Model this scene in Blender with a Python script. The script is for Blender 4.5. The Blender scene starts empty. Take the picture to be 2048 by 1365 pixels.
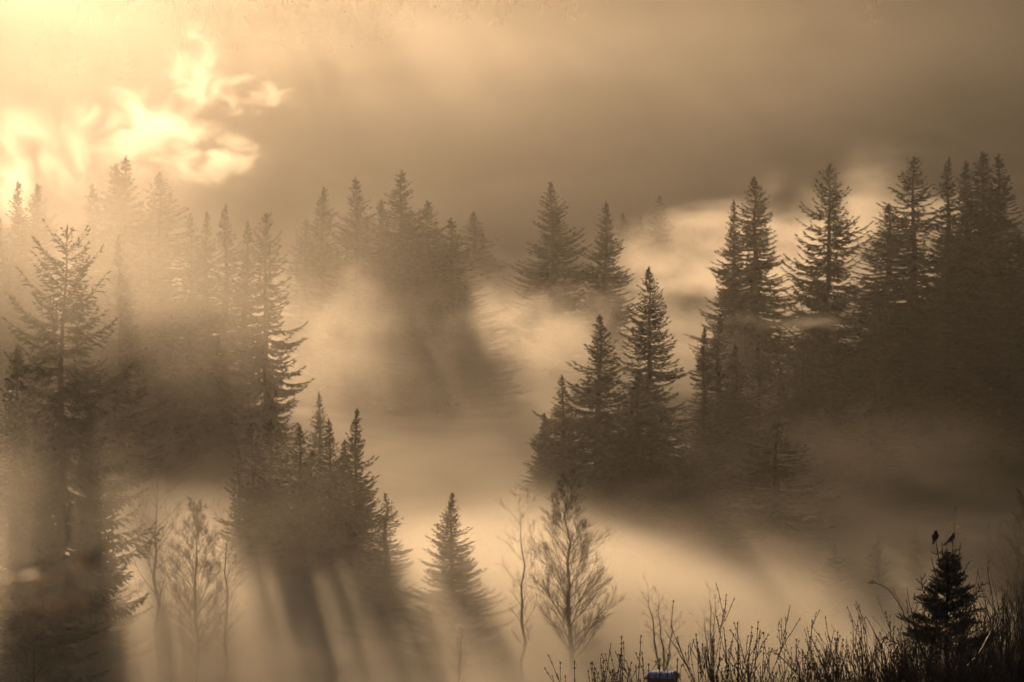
import bpy, math, random
from mathutils import Vector, noise, Matrix
import numpy as np

rad = math.radians
scn = bpy.context.scene
COL = scn.collection

# ------------------------------------------------------------------ camera frame
FOC = 5807.0                       # focal length in photo pixels (2048 wide)
PITCH = math.atan((682.5 - 430.0) / FOC)
FWD = Vector((0, math.cos(PITCH), -math.sin(PITCH)))
UPV = Vector((0, math.sin(PITCH), math.cos(PITCH)))

def at(px, py, Y):
    """point of the valley seen at photo pixel (px, py) at ground distance Y"""
    d = FWD + Vector((1, 0, 0)) * ((px - 1024) / FOC) + UPV * ((682.5 - py) / FOC)
    return d * (Y / d.y)

SUN_AZ, SUN_EL = rad(-9.5), rad(14.5)
HAZE, G = 0.000145, 0.88

# ------------------------------------------------------------------ terrain
PROF = [(-300, 12), (0, -1.7), (10, -3.2), (25, -6.2), (40, -9.3), (70, -15), (120, -24), (180, -33), (250, -40), (350, -42),
        (450, -36), (600, -28), (750, -20), (1050, -14), (1150, 22), (1300, 86), (1430, 142), (1600, 215), (1850, 222), (2300, 170), (3700, 60)]  # unseen upper ridge raised to keep the hillside and its air in shade

def profile(y):
    for (a, za), (b, zb) in zip(PROF, PROF[1:]):
        if y <= b:
            t = max(0.0, (y - a) / (b - a))
            return za + (zb - za) * t
    return PROF[-1][1]

def ground_z(x, y):
    s = max(4.0, abs(y) * 0.06)
    z = (profile(y - s) + 2 * profile(y) + profile(y + s)) / 4
    z += 14 * math.exp(-((x - 72) / 45) ** 2 - ((y - 450) / 80) ** 2)
    z += 9 * math.exp(-((x + 62) / 45) ** 2 - ((y - 420) / 70) ** 2)
    if y > 90:
        k = min(1.0, (y - 90) / 150)
        z += k * 1.6 * noise.noise(Vector((x / 45, y / 45, 0.3)))
    if y > 700:
        k = min(1.0, (y - 700) / 800)
        z += k * 12 * noise.noise(Vector((x / 260, y / 420, 4.1)))
    z += 0.25 * noise.noise(Vector((x / 3.1, y / 3.1, 7.7)))
    return z

# ------------------------------------------------------------------ materials
def new_mat(name):
    m = bpy.data.materials.new(name)
    m.use_nodes = True
    nt = m.node_tree
    nt.nodes.clear()
    return m, nt, nt.nodes, nt.links

def surf(name, c1, c2, scale, rough=0.7, spec=0.3, transl=0.0, bump=0.0, tcol=None):
    m, nt, N, L = new_mat(name)
    out = N.new('ShaderNodeOutputMaterial')
    bs = N.new('ShaderNodeBsdfPrincipled')
    geo = N.new('ShaderNodeNewGeometry')
    nz = N.new('ShaderNodeTexNoise')
    nz.inputs['Scale'].default_value = scale
    nz.inputs['Detail'].default_value = 5
    L.new(geo.outputs['Position'], nz.inputs['Vector'])
    mx = N.new('ShaderNodeMix'); mx.data_type = 'RGBA'
    mr = N.new('ShaderNodeMapRange')
    mr.inputs[1].default_value = 0.35; mr.inputs[2].default_value = 0.65
    L.new(nz.outputs['Fac'], mr.inputs[0])
    L.new(mr.outputs[0], mx.inputs['Factor'])
    mx.inputs['A'].default_value = (*c1, 1); mx.inputs['B'].default_value = (*c2, 1)
    L.new(mx.outputs['Result'], bs.inputs['Base Color'])
    bs.inputs['Roughness'].default_value = rough
    bs.inputs['Specular IOR Level'].default_value = spec
    if bump:
        bp = N.new('ShaderNodeBump'); bp.inputs['Strength'].default_value = bump
        L.new(nz.outputs['Fac'], bp.inputs['Height']); L.new(bp.outputs[0], bs.inputs['Normal'])
    if transl:
        tr = N.new('ShaderNodeBsdfTranslucent')
        if tcol: tr.inputs['Color'].default_value = (*tcol, 1)
        else: L.new(mx.outputs['Result'], tr.inputs['Color'])
        ms = N.new('ShaderNodeMixShader'); ms.inputs[0].default_value = transl
        L.new(bs.outputs[0], ms.inputs[1]); L.new(tr.outputs[0], ms.inputs[2])
        L.new(ms.outputs[0], out.inputs['Surface'])
    else:
        L.new(bs.outputs[0], out.inputs['Surface'])
    return m

M_BARK = surf('bark', (0.05, 0.036, 0.026), (0.09, 0.07, 0.055), 3.0, 0.85, 0.2, bump=0.3)
M_PALEBARK = surf('pale_bark', (0.07, 0.055, 0.042), (0.14, 0.12, 0.10), 4.0, 0.8, 0.2)
M_NEEDLE = surf('spruce_needles', (0.018, 0.026, 0.012), (0.045, 0.05, 0.02), 0.8, 0.65, 0.25, transl=0.15)
M_NEEDLE_OLIVE = surf('olive_needles', (0.04, 0.045, 0.018), (0.075, 0.072, 0.03), 0.8, 0.65, 0.25, transl=0.2)
M_WOOD = surf('far_needles', (0.022, 0.026, 0.015), (0.03, 0.03, 0.017), 0.02, 0.95, 0.0)
M_NEARLEAF = surf('dim_leaf', (0.42, 0.26, 0.12), (0.55, 0.36, 0.18), 30.0, 0.9, 0.0, transl=0.6)
M_TWIG = surf('bare_twigs', (0.04, 0.026, 0.018), (0.075, 0.05, 0.034), 5.0, 0.6, 0.3)
M_BLUENEEDLE = surf('blue_green_needles', (0.022, 0.034, 0.03), (0.05, 0.065, 0.06), 6.0, 0.55, 0.35)
M_BUSH = surf('wet_brown_twigs', (0.022, 0.011, 0.006), (0.045, 0.022, 0.012), 8.0, 0.4, 0.4)
M_BUD = surf('twig_buds', (0.05, 0.024, 0.014), (0.08, 0.042, 0.025), 20.0, 0.5, 0.4)
M_HIP = surf('rose_hip', (0.32, 0.018, 0.012), (0.45, 0.04, 0.02), 30.0, 0.3, 0.5)
M_LEAF = surf('dry_leaf', (0.30, 0.17, 0.05), (0.42, 0.26, 0.08), 30.0, 0.6, 0.3, transl=0.4)
M_GOLD = surf('last_leaves', (0.22, 0.14, 0.05), (0.34, 0.22, 0.08), 3.0, 0.6, 0.3, transl=0.45)
M_FEATHER = surf('dark_feathers', (0.030, 0.020, 0.016), (0.060, 0.036, 0.028), 18.0, 0.7, 0.3)
M_BEAK = surf('horn_beak', (0.05, 0.04, 0.03), (0.08, 0.06, 0.04), 30.0, 0.4, 0.4)
M_GROUND = surf('meadow_ground', (0.045, 0.05, 0.022), (0.10, 0.085, 0.045), 0.12, 0.9, 0.15, bump=0.4)
def forest_floor():
    nt = M_GROUND.node_tree; N, L = nt.nodes, nt.links
    bs = next(n for n in N if n.type == 'BSDF_PRINCIPLED'); old = bs.inputs['Base Color'].links[0].from_socket
    geo = next(n for n in N if n.type == 'NEW_GEOMETRY'); sp = N.new('ShaderNodeSeparateXYZ'); L.new(geo.outputs['Position'], sp.inputs[0])
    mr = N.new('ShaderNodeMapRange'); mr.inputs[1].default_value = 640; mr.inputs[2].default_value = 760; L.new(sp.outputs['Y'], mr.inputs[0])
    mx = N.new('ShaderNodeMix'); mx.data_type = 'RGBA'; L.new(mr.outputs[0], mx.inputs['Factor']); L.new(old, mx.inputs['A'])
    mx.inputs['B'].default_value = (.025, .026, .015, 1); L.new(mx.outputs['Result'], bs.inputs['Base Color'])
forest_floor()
M_ROOF = surf('blue_sheet_roof', (0.13, 0.18, 0.42), (0.18, 0.24, 0.50), 3.0, 0.45, 0.45)
M_WALLWOOD = surf('dark_boards', (0.05, 0.03, 0.02), (0.09, 0.06, 0.04), 4.0, 0.8, 0.3)

# ------------------------------------------------------------------ mesh helpers
class MB:
    def __init__(self): self.v = []; self.f = []
    def quad(self, a, b, c, d):
        n = len(self.v); self.v += [a, b, c, d]; self.f.append((n, n + 1, n + 2, n + 3))
    def tri(self, a, b, c):
        n = len(self.v); self.v += [a, b, c]; self.f.append((n, n + 1, n + 2))
    def tube(self, pts, rads, sides=4, cap=True):
        n0 = len(self.v)
        pts = [Vector(p) for p in pts]
        k = len(pts)
        ref = None
        for i, p in enumerate(pts):
            t = (pts[min(i + 1, k - 1)] - pts[max(i - 1, 0)])
            if t.length < 1e-9: t = Vector((0, 0, 1))
            t.normalize()
            if ref is None:
                ref = Vector((1, 0, 0)) if abs(t.x) < 0.8 else Vector((0, 1, 0))
            u = (ref - t * ref.dot(t)).normalized(); w = t.cross(u); ref = u
            for s in range(sides):
                a = 2 * math.pi * s / sides
                self.v.append(p + (u * math.cos(a) + w * math.sin(a)) * rads[i])
        for i in range(k - 1):
            for s in range(sides):
                a = n0 + i * sides + s; b = n0 + i * sides + (s + 1) % sides
                self.f.append((a, b, b + sides, a + sides))
        if cap:
            self.f.append(tuple(n0 + (k - 1) * sides + s for s in range(sides)))
    def ball(self, c, r, nu=7, nv=5, axis=None, stretch=1.0):
        c = Vector(c)
        R = Matrix.Identity(3)
        if axis is not None:
            R = Vector((0, 0, 1)).rotation_difference(Vector(axis)).to_matrix()
        n0 = len(self.v)
        for j in range(nv + 1):
            ph = math.pi * j / nv
            for i in range(nu):
                th = 2 * math.pi * i / nu
                self.v.append(c + R @ Vector((math.sin(ph) * math.cos(th) * r, math.sin(ph) * math.sin(th) * r, math.cos(ph) * r * stretch)))
        for j in range(nv):
            for i in range(nu):
                a = n0 + j * nu + i; b = n0 + j * nu + (i + 1) % nu
                self.f.append((a, a + nu, b + nu, b))
    def mesh(self, name, mat, smooth=False):
        me = bpy.data.meshes.new(name)
        me.from_pydata([tuple(p) for p in self.v], [], self.f)
        me.materials.append(mat)
        if smooth: me.shade_smooth()
        me.update()
        return me

def link(name, data, parent=None):
    o = bpy.data.objects.new(name, data)
    COL.objects.link(o)
    if parent: o.parent = parent
    return o

def tag(o, label, cat, group=None, kind=None):
    if label: o['label'] = label
    if cat: o['category'] = cat
    if group: o['group'] = group
    if kind: o['kind'] = kind
    return o

def rv(rng, s=1.0):
    return Vector((rng.uniform(-1, 1), rng.uniform(-1, 1), rng.uniform(-1, 1))) * s

# ------------------------------------------------------------------ spruce meshes (30 m tall, about 4 m crown radius)
def spruce(seed, H=30.0, R=4.0, crown0=0.05, droop=0.5, gap=0.0, spacing=0.6, power=0.85, tw=0.075, upturn=0.35, tip=0.12, hang=0.6, twden=1.0):
    rng = random.Random(seed); nr = np.random.default_rng(seed)
    tr = MB(); br = MB(); quads = []
    bend = [Vector((rng.uniform(-.15, .15), rng.uniform(-.15, .15), 0)) for _ in range(9)]
    bend[0] = Vector((0, 0, 0))
    def axis(z):
        t = max(0.0, min(7.999, z / H * 8)); i = int(t); f = t - i
        p = bend[i].lerp(bend[i + 1], f); return Vector((p.x, p.y, z))
    zs = [-1.2] + [H * k / 10 for k in range(0, 11)]
    tr.tube([axis(max(z, 0)) + Vector((0, 0, min(z, 0))) for z in zs], [0.42] + [max(0.02, 0.34 * (1 - k / 10) ** 0.9) for k in range(0, 11)], 7)
    lob = rng.uniform(0, 50)
    def sprays(P, D, l, w):
        """pointed needle sprays: start points P, directions D, lengths l, half widths w"""
        D = D / np.linalg.norm(D, axis=1, keepdims=True)
        S = np.cross(D, nr.uniform(-1, 1, D.shape)); S /= np.linalg.norm(S, axis=1, keepdims=True) + 1e-9
        M = P + D * (l * 0.35)[:, None]
        quads.append(np.stack([P, M + S * w[:, None], P + D * l[:, None], M - S * w[:, None]], axis=1))
    z = H * crown0
    while z < H * 0.99:
        t = z / H
        nb = 7 if t < 0.85 else 5
        a0 = rng.uniform(0, 7)
        prof = ((1 - t) ** power) * R * (0.6 + 0.4 * min(1, max(0, (t - crown0) / 0.12 + .3))) + tip * (1 - t) ** .5
        for b in range(nb):
            if rng.random() < gap: continue
            a = a0 + 2 * math.pi * b / nb + rng.uniform(-.4, .4)
            lump = 0.92 + 0.85 * noise.noise(Vector((math.cos(a) * 1.1 + lob, math.sin(a) * 1.1, z * 0.35)))
            Lb = prof * lump * rng.uniform(0.68, 1.15)
            if Lb < 0.08: continue
            e0 = rad(46 * max(0, (t - 0.6) / 0.4) + (12 - 34 * droop * (1 - t)) + rng.uniform(-11, 11))
            p0 = axis(z + rng.uniform(-.22, .22))
            rd = Vector((math.cos(a), math.sin(a), 0)); n = 6
            swing = rng.uniform(-.12, .12); tang = rd.cross(Vector((0, 0, 1)))
            pts = []
            for k in range(n + 1):
                q = k / n
                zz = math.tan(e0) * q * Lb - droop * 0.42 * Lb * math.sin(q * math.pi * 0.75) * (1 - 0.6 * t) + upturn * Lb * q ** 3 * 0.55
                pts.append(p0 + rd * (q * Lb * 0.96) + tang * (swing * Lb * q * q) + Vector((0, 0, zz)))
            r0 = 0.012 + 0.012 * Lb
            br.tube(pts, [r0 * (1 - 0.85 * k / n) for k in range(n + 1)], 3, cap=False)
            m = max(5, int(Lb / 0.095 * twden))
            A = np.array([tuple(p) for p in pts])
            sv = np.clip(0.08 + 0.92 * (np.arange(m) + nr.random(m)) / m, 0, .9999)
            ki = (sv * n).astype(int); f = (sv * n - ki)[:, None]
            P = A[ki] * (1 - f) + A[ki + 1] * f
            FW = A[ki + 1] - A[ki]; FW /= np.linalg.norm(FW, axis=1, keepdims=True)
            sg = np.where(np.arange(m) % 2, 1, -1)[:, None] * np.array(tuple(tang))[None]
            ll = np.minimum((0.1 + 0.36 * Lb * (1 - sv) ** 0.75 + .09 * min(1, Lb)), .95) * nr.uniform(.55, 1.2, m)
            u = lambda a_, b_: nr.uniform(a_, b_, m)[:, None]
            Z = np.array([[0, 0, 1.0]])
            D = FW * u(.55, .95) + sg * u(.45, 1.0) * (1 - .45 * sv[:, None]) - Z * hang * u(.05, 1.3) * (1 - .65 * t)
            sprays(P, D, ll, tw * nr.uniform(.7, 1.2, m))
            D2 = -Z * (1.0 - .85 * t) * u(.5, 1) + FW * u(.3, .8) + nr.uniform(-.35, .35, (m, 3))
            sprays(P, D2, ll * nr.uniform(.4, .85, m), tw * .8 * np.ones(m))
            # side twiglets half way along the larger side sprays
            big = ll > .35
            if big.any():
                Dn = D[big] / np.linalg.norm(D[big], axis=1, keepdims=True); Pb = P[big] + Dn * (ll[big] * .45)[:, None]; mm = big.sum()
                for sn in (-1, 1):
                    S = np.cross(Dn, Z) * sn
                    sprays(Pb, Dn * .8 + S * .7 - Z * hang * nr.uniform(0, .9, (mm, 1)) * (1 - .6 * t), ll[big] * nr.uniform(.35, .6, mm), tw * .75 * np.ones(mm))
            e = np.repeat(A[-1][None] - FW[-1][None] * .1 * min(1, Lb), 3, 0)
            sprays(e, np.repeat(FW[-1][None], 3, 0) + nr.uniform(-.3, .3, (3, 3)), np.full(3, min(.42, .08 + .22 * Lb)), np.full(3, tw * .7))
        z += .74 * spacing * (1.0 - 0.45 * t) * rng.uniform(.75, 1.25)
    top = np.array([tuple(axis(H * 0.965))])
    sprays(np.repeat(top, 8, 0) + nr.uniform(-.02, .02, (8, 3)) + np.array([[0, 0, 1.]]) * np.linspace(0, .75, 8)[:, None], np.array([[0, 0, 1.0]]) + nr.uniform(-.22, .22, (8, 3)), np.full(8, .5), np.full(8, .045))
    Q = np.concatenate(quads)
    # crown mesh: branches and sprays together
    bv = np.array([tuple(p) for p in br.v]); nv = len(bv)
    verts = np.concatenate([bv, Q.reshape(-1, 3)])
    faces = [tuple(f) for f in br.f] + (np.arange(len(Q) * 4).reshape(-1, 4) + nv).tolist()
    me = bpy.data.meshes.new('spruce_crown_mesh')
    nf = len(faces)
    me.vertices.add(len(verts)); me.vertices.foreach_set('co', verts.astype(np.float32).ravel())
    loops = np.array([q for f in faces for q in f], dtype=np.int32)
    me.loops.add(len(loops)); me.loops.foreach_set('vertex_index', loops)
    me.polygons.add(nf); me.polygons.foreach_set('loop_start', np.arange(0, nf * 4, 4, dtype=np.int32))
    me.update(calc_edges=True); me.validate()
    me.materials.append(M_NEEDLE)
    return tr.mesh('spruce_trunk_mesh', M_BARK), me

SPR = []
specs = [
    dict(R=3.6, droop=.5, power=1.0),                                     # 0 regular
    dict(R=4.3, droop=.6, gap=.1, power=1.05),                             # 1 broad
    dict(R=3.0, droop=.4, gap=.15, spacing=.7, power=1.0),                # 2 slim
    dict(R=3.9, droop=.75, gap=.15, hang=.9, power=.9),       # 3 hanging, full
    dict(R=5.2, droop=.5, gap=.2, upturn=.8, hang=1.2, spacing=1.05, power=.85),   # 4 long swept branches
    dict(R=2.5, droop=.5, gap=.14, spacing=.7, power=.9),               # 5 narrow open
    dict(R=3.6, droop=.8, gap=.3, spacing=.85, hang=1.1, power=.7),   # 6 ragged open
    dict(R=4.6, droop=.3, gap=.1, upturn=.6, power=1.0, spacing=.7),   # 7 conical upswept
    dict(R=2.8, droop=.2, gap=.22, upturn=.7, spacing=1.0, power=.95, crown0=.03),     # 8 young open
    dict(R=6.2, droop=.65, gap=.22, upturn=.35, hang=1.5, spacing=1.15, power=.7, tw=.055, crown0=.2),   # 9 huge old
]
for i, sp in enumerate(specs):
    trk, crn = spruce(100 + i, **sp)
    SPR.append((trk, crn, sp['R']))

def place_spruce(label, px, py, Y, kind, wpx=None, group=None, rot=0, lean=0.0, H=None):
    """top at photo pixel (px, py), distance Y; wpx = crown diameter in photo pixels near its base"""
    top = at(px, py, Y)
    gz = ground_z(top.x, top.y)
    h = (top.z - gz) if H is None else H
    gz = top.z - h
    trm, crm, R = SPR[kind]
    s = h / 30.0
    if wpx is None: w = s
    else: w = 1.35 * (wpx / FOC * Y) / (2 * R)
    o = link('spruce_tree', None)
    o.empty_display_size = 1
    o.location = (top.x, top.y, gz)
    q = random.Random(int(px * 7 + py * 13 + Y)); o.rotation_euler = (q.uniform(-.022, .022), q.uniform(-.022, .022), rot)
    o.scale = (w, w, s)
    link('trunk', trm, o); link('crown', crm, o)
    tag(o, label, 'spruce tree', group)
    return o

# ------------------------------------------------------------------ bare deciduous trees
def bare_tree(seed, H=16.0, spread=0.34, ovate=True, multi=1, twigs=1.0, up=0.9):
    rng = random.Random(seed)
    tr = MB(); br = MB()
    def grow(p, d, l, r, depth):
        n = 4
        pts = [p]; q = p.copy(); dd = d.copy()
        for k in range(n):
            dd = (dd + rv(rng, .13) + Vector((0, 0, .06 * up))).normalized()
            q = q + dd * (l / n); pts.append(q.copy())
        br.tube(pts, [max(0.006, r * (1 - .75 * k / n)) for k in range(n + 1)], 4 if r > .03 else 3, cap=False)
        if depth == 0: return
        kids = int(rng.uniform(4, 7) * twigs) if depth > 1 else int(rng.uniform(4, 8) * twigs)
        for c in range(kids):
            s = rng.uniform(.25, 1.0); k = min(n - 1, int(s * n))
            pp = pts[k].lerp(pts[k + 1], s * n - k)
            fd = (pts[k + 1] - pts[k]).normalized()
            sd = fd.cross(rv(rng)).normalized()
            d2 = (fd * rng.uniform(.7, 1.1) + sd * rng.uniform(.4, .8) + Vector((0, 0, .22 * up))).normalized()
            grow(pp, d2, l * rng.uniform(.38, .62) * (1.1 - .4 * s), r * .42, depth - 1)
    for m in range(multi):
        hh = H * (1 if m == 0 else rng.uniform(.7, .95))
        base = Vector((rng.uniform(-.25, .25), rng.uniform(-.25, .25), 0)) * (multi > 1)
        lean = Vector((rng.uniform(-.12, .12), rng.uniform(-.12, .12), 1)) if multi > 1 else Vector((rng.uniform(-.03, .03), 0, 1))
        pts = [base + Vector((0, 0, -.6))]
        n = 9
        for k in range(n + 1):
            pts.append(base + lean * (hh * k / n) + rv(rng, .012 * H) * (k > 0))
        rr = [.0135 * H] + [max(.010, .0105 * H * (1 - k / n) ** .9) for k in range(n + 1)]
        tr.tube(pts, rr, 6)
        nb = int(34 * twigs)
        for b in range(nb):
            t = (0.06 if ovate else 0.16) + (0.92 if ovate else 0.82) * (b + rng.random()) / nb
            k = min(n - 1, int(t * n)); p = pts[k + 1].lerp(pts[k + 2], t * n - k)
            a = b * 2.4 + rng.uniform(-.5, .5)
            if ovate: e = min(1, .35 + t * 2.6) * (1 - t) ** .75 * 1.05
            else: e = (.35 + .9 * t) * (1.1 - t * .6)
            l = max(.05 * H, H * spread * e * rng.uniform(.7, 1.1))
            d = Vector((math.cos(a), math.sin(a), up * rng.uniform(.9, 1.5))).normalized()
            grow(p, d, l, max(.008, .0027 * H * (1 - t * .7)), 2)
    return tr, br

BARE = []
for i, kw in enumerate([dict(H=16, spread=.34, twigs=1.9, up=1.0), dict(H=16, spread=.26, ovate=False, twigs=.9, up=1.0),
                        dict(H=16, spread=.36, ovate=False, twigs=1.0, up=.75), dict(H=16, spread=.22, ovate=False, multi=3, twigs=.6),
                        dict(H=16, spread=.40, ovate=True, multi=3, twigs=.75, up=.7)]):
    t_, b_ = bare_tree(300 + i, **kw)
    BARE.append((t_.mesh('bare_trunk_mesh', M_PALEBARK), b_.mesh('bare_branches_mesh', M_TWIG)))

def place_bare(label, px, py, Y, kind, wscale=1.0, group=None, rot=0, name='bare_tree', cat='bare tree', H=None, lean=0):
    top = at(px, py, Y); gz = ground_z(top.x, top.y)
    h = (top.z - gz) if H is None else H
    if H is not None: gz = top.z - h
    s = h / 16.0
    o = link(name, None); o.location = (top.x, top.y, gz); o.rotation_euler = (0, lean, rot); o.scale = (s * wscale, s * wscale, s)
    link('trunk', BARE[kind][0], o); link('branches', BARE[kind][1], o)
    tag(o, label, cat, group)
    return o

# ------------------------------------------------------------------ ground
def build_ground():
    xs = [-1700, -1300, -1000, -800, -620, -480, -380, -300] + [-240 + 8 * i for i in range(61)] + [300, 380, 480, 620, 800, 1000, 1300, 1700]
    ys = [-300, -200, -120, -60] + [-30 + 3 * i for i in range(50)] + [125 + 8 * i for i in range(85)] + [830 + 40 * i for i in range(72)]
    v = []; f = []
    for y in ys:
        for x in xs: v.append((x, y, ground_z(x, y)))
    nx = len(xs)
    for j in range(len(ys) - 1):
        for i in range(nx - 1):
            a = j * nx + i; f.append((a, a + 1, a + nx + 1, a + nx))
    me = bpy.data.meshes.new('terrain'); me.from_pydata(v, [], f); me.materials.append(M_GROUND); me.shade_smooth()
    o = link('terrain', me)
    tag(o, 'meadow valley floor rising to a wooded hillside behind the mist', None, kind='structure')
build_ground()

# ------------------------------------------------------------------ spruces: (label, px, py, Y, kind, crown width px)
G_LEFT = 'spruces in the glowing haze on the left'
LEFT = [
    ('spruce cut by the left frame edge beside the brightest fog', 6, 436, 405, 2, 195),
    ('slim pointed spruce with the brightest white fog directly behind its tip', 38, 362, 400, 0, 180),
    ('round-shouldered spruce just right of the slim one before the white fog', 78, 368, 412, 3, 195),
    ('spruce standing alone in the gap right of the brightest white fog', 170, 366, 400, 1, 247),
    ('tallest twin-tipped spruce of the pale left group, its left tip', 236, 328, 436, 0, 255),
    ('tallest twin-tipped spruce of the pale left group, its right tip', 257, 312, 430, 1, 285),
    ('broad spruce at the right shoulder of the tallest pale left group', 322, 345, 428, 3, 270),
    ('narrow short spruce first in the row stepping right from the pale group', 376, 426, 392, 5, 142),
    ('thin faint spruce second in the row right of the pale group', 410, 424, 402, 5, 142),
    ('full pointed spruce tallest in the row right of the pale group', 448, 408, 396, 2, 187),
    ('thin sparse spruce between the full pointed one and the ragged edge tree', 485, 440, 398, 5, 150),
    ('ragged spruce edging the bright gap, its bare trunk and tufts backlit', 538, 426, 372, 6, 175),
    ('very faint slender spruce rising in front of the twin-tipped pair', 236, 470, 340, 5, 165),
    ('thick spruce filling the shade under the pale left group', 300, 470, 395, 1, 330),
]
for i, (lb, x, y, Y, k, w) in enumerate(LEFT): place_spruce(lb, x, y, Y, k, w, G_LEFT, rot=i * 1.3)
place_spruce('huge old spruce with long level drooping boughs on the far left', 112, 452, 232, 9, 400, rot=.7)

place_spruce('added shade spruce low at the left frame edge beside the huge old one', 18, 690, 240, 3, 260, G_LEFT, rot=2)  # added spruce whose crown darkens the lower left
place_spruce('dark spruce low right of the huge old one, its top in shade', 178, 800, 243, 1, 200, G_LEFT, rot=3)
place_spruce('added lowest shade spruce under the huge old one', 70, 840, 225, 3, 230, G_LEFT, rot=4)  # another added spruce, there to shade the corner below the old one

G_FAR = 'pale spruces far back in the middle'
FAR = [
    ('very pale spruce tip left of the pale middle group', 642, 374, 560, 0, 170),
    ('pale spruce forming the left peak of the middle group', 712, 354, 520, 1, 250),
    ('low pale spruce in the saddle between the two middle peaks', 760, 400, 535, 0, 200),
    ('tallest pale spruce forming the right peak of the middle group', 810, 340, 512, 1, 300),
    ('pale spruce leaning out of the right flank of the tallest middle peak', 858, 402, 525, 3, 230),
    ('pale spruce lower down the right slope of the middle group', 900, 436, 505, 1, 260),
    ('faint spruce at the far end of the middle group slope', 945, 424, 620, 0, 190),
    ('faint greenish spruce left of the pale middle group above the light gap', 616, 440, 535, 6, 150),
    ('dim spruce low in the shade below the pale middle group', 872, 600, 465, 3, 230),
    ('dim spruce in shade left of the light wedge under the middle group', 770, 520, 500, 1, 280),
    ('dim spruce low on the right foot of the pale middle group', 930, 560, 480, 1, 240),
    ('dim spruce deep in the heart of the pale middle group', 830, 480, 498, 3, 280),
]
for i, (lb, x, y, Y, k, w) in enumerate(FAR): place_spruce(lb, x, y, Y, k, w, G_FAR, rot=2 + i * 1.7)

G_MID = 'spruces standing out of the mist right of centre'
MID = [
    ('full conical hazy spruce, taller of the hazy pair at the centre', 1110, 364, 540, 7, 229),
    ('slimmer hazy spruce, shorter of the hazy pair at the centre', 1207, 404, 515, 1, 184),
    ('faint grey spruce peeking over the shorter of the hazy pair', 1247, 426, 680, 0, 103),
    ('faint grey spruce next to the broad pale one behind the bright bank', 1280, 432, 690, 0, 103),
    ('broad pale spruce dissolving above the bright fog bank', 1316, 392, 670, 1, 172),
    ('small almost vanished spruce at the right end of the bright bank', 1392, 458, 720, 0, 92),
    ('dense pointed spruce with a second tip on its left flank', 1511, 354, 470, 3, 195),
    ('shorter spruce merged into the left flank of the dense pointed one', 1466, 400, 482, 1, 138),
    ('spruce with long upswept branches standing free before bright mist', 1652, 328, 440, 4, 235),
    ('low dark spruce at the foot of the free standing upswept one', 1640, 590, 425, 3, 195),
]
for i, (lb, x, y, Y, k, w) in enumerate(MID): place_spruce(lb, x, y, Y, k, w, G_MID, rot=.4 + i * 2.1)

G_RIGHT = 'dark spruces massed at the right edge'
RIGHT = [
    ('shorter broad dark spruce forming the left shoulder of the right mass', 1778, 408, 430, 3, 250),
    ('open topped dark spruce with the leftmost spire of the right mass', 1828, 314, 432, 6, 198),
    ('dark spruce with the second spire of the right mass', 1894, 314, 424, 2, 184),
    ('dark spruce with the small spire between taller ones in the right mass', 1936, 322, 428, 0, 198),
    ('tallest dark spruce with a blunt tip in the right mass', 1970, 304, 420, 3, 250),
    ('dark spruce with the last thin spire of the right mass', 1997, 308, 418, 1, 277),
    ('dark spruce cut by the right frame edge', 2062, 400, 410, 1, 264),
    ('dark spruce low in the shade under the left shoulder of the right mass', 1760, 600, 400, 3, 250),
    ('dark spruce filling the foot of the right mass', 1900, 560, 395, 3, 316),
    ('dark spruce low at the right frame edge', 2020, 600, 385, 1, 316),
]
for i, (lb, x, y, Y, k, w) in enumerate(RIGHT): place_spruce(lb, x, y, Y, k, w, G_RIGHT, rot=1.1 + i * 1.9)

G_HILLOCK = 'brown spruces on the hump right of centre'
HUMP = [
    ('tall brown spruce with a thick knobbly top, highest on the hump', 1300, 534, 372, 3, 202),
    ('pointed brown spruce with upswept tips at the left end of the hump', 1195, 630, 352, 7, 283),
    ('slim spruce just right of the highest one on the hump', 1405, 652, 382, 5, 121),
    ('thin spruce with a long bare leader right of the highest one', 1438, 628, 384, 5, 148),
    ('short spruce on the right slope behind the long leader', 1474, 690, 386, 0, 148),
    ('slender spruce tip alone in the dip of the hump', 1521, 694, 392, 5, 121),
    ('small pointed spruce right of the dip in the hump', 1556, 736, 396, 0, 108),
    ('dusky spruce farther along the right slope of the hump', 1605, 684, 398, 0, 189),
    ('dusky spruce at the right end of the hump before the dark mass', 1746, 716, 380, 2, 162),
    ('low dusky spruce between the two dusky taller ones', 1672, 752, 376, 0, 175),
    ('low brown spruce at the left foot of the hump', 1128, 750, 346, 1, 189),
    ('small brown spruce lowest at the left foot of the hump', 1092, 826, 340, 0, 148),
    ('brown spruce in front of the highest one, its tip in fog', 1272, 740, 345, 1, 256),
    ('brown spruce low in front of the slim ones', 1408, 790, 340, 1, 216),
    ('ragged brown spruce with lit twigs standing below the hump', 1552, 846, 322, 6, 256),
]
for i, (lb, x, y, Y, k, w) in enumerate(HUMP): place_spruce(lb, x, y, Y, k, w, G_HILLOCK, rot=.9 + i * 1.45)

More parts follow.
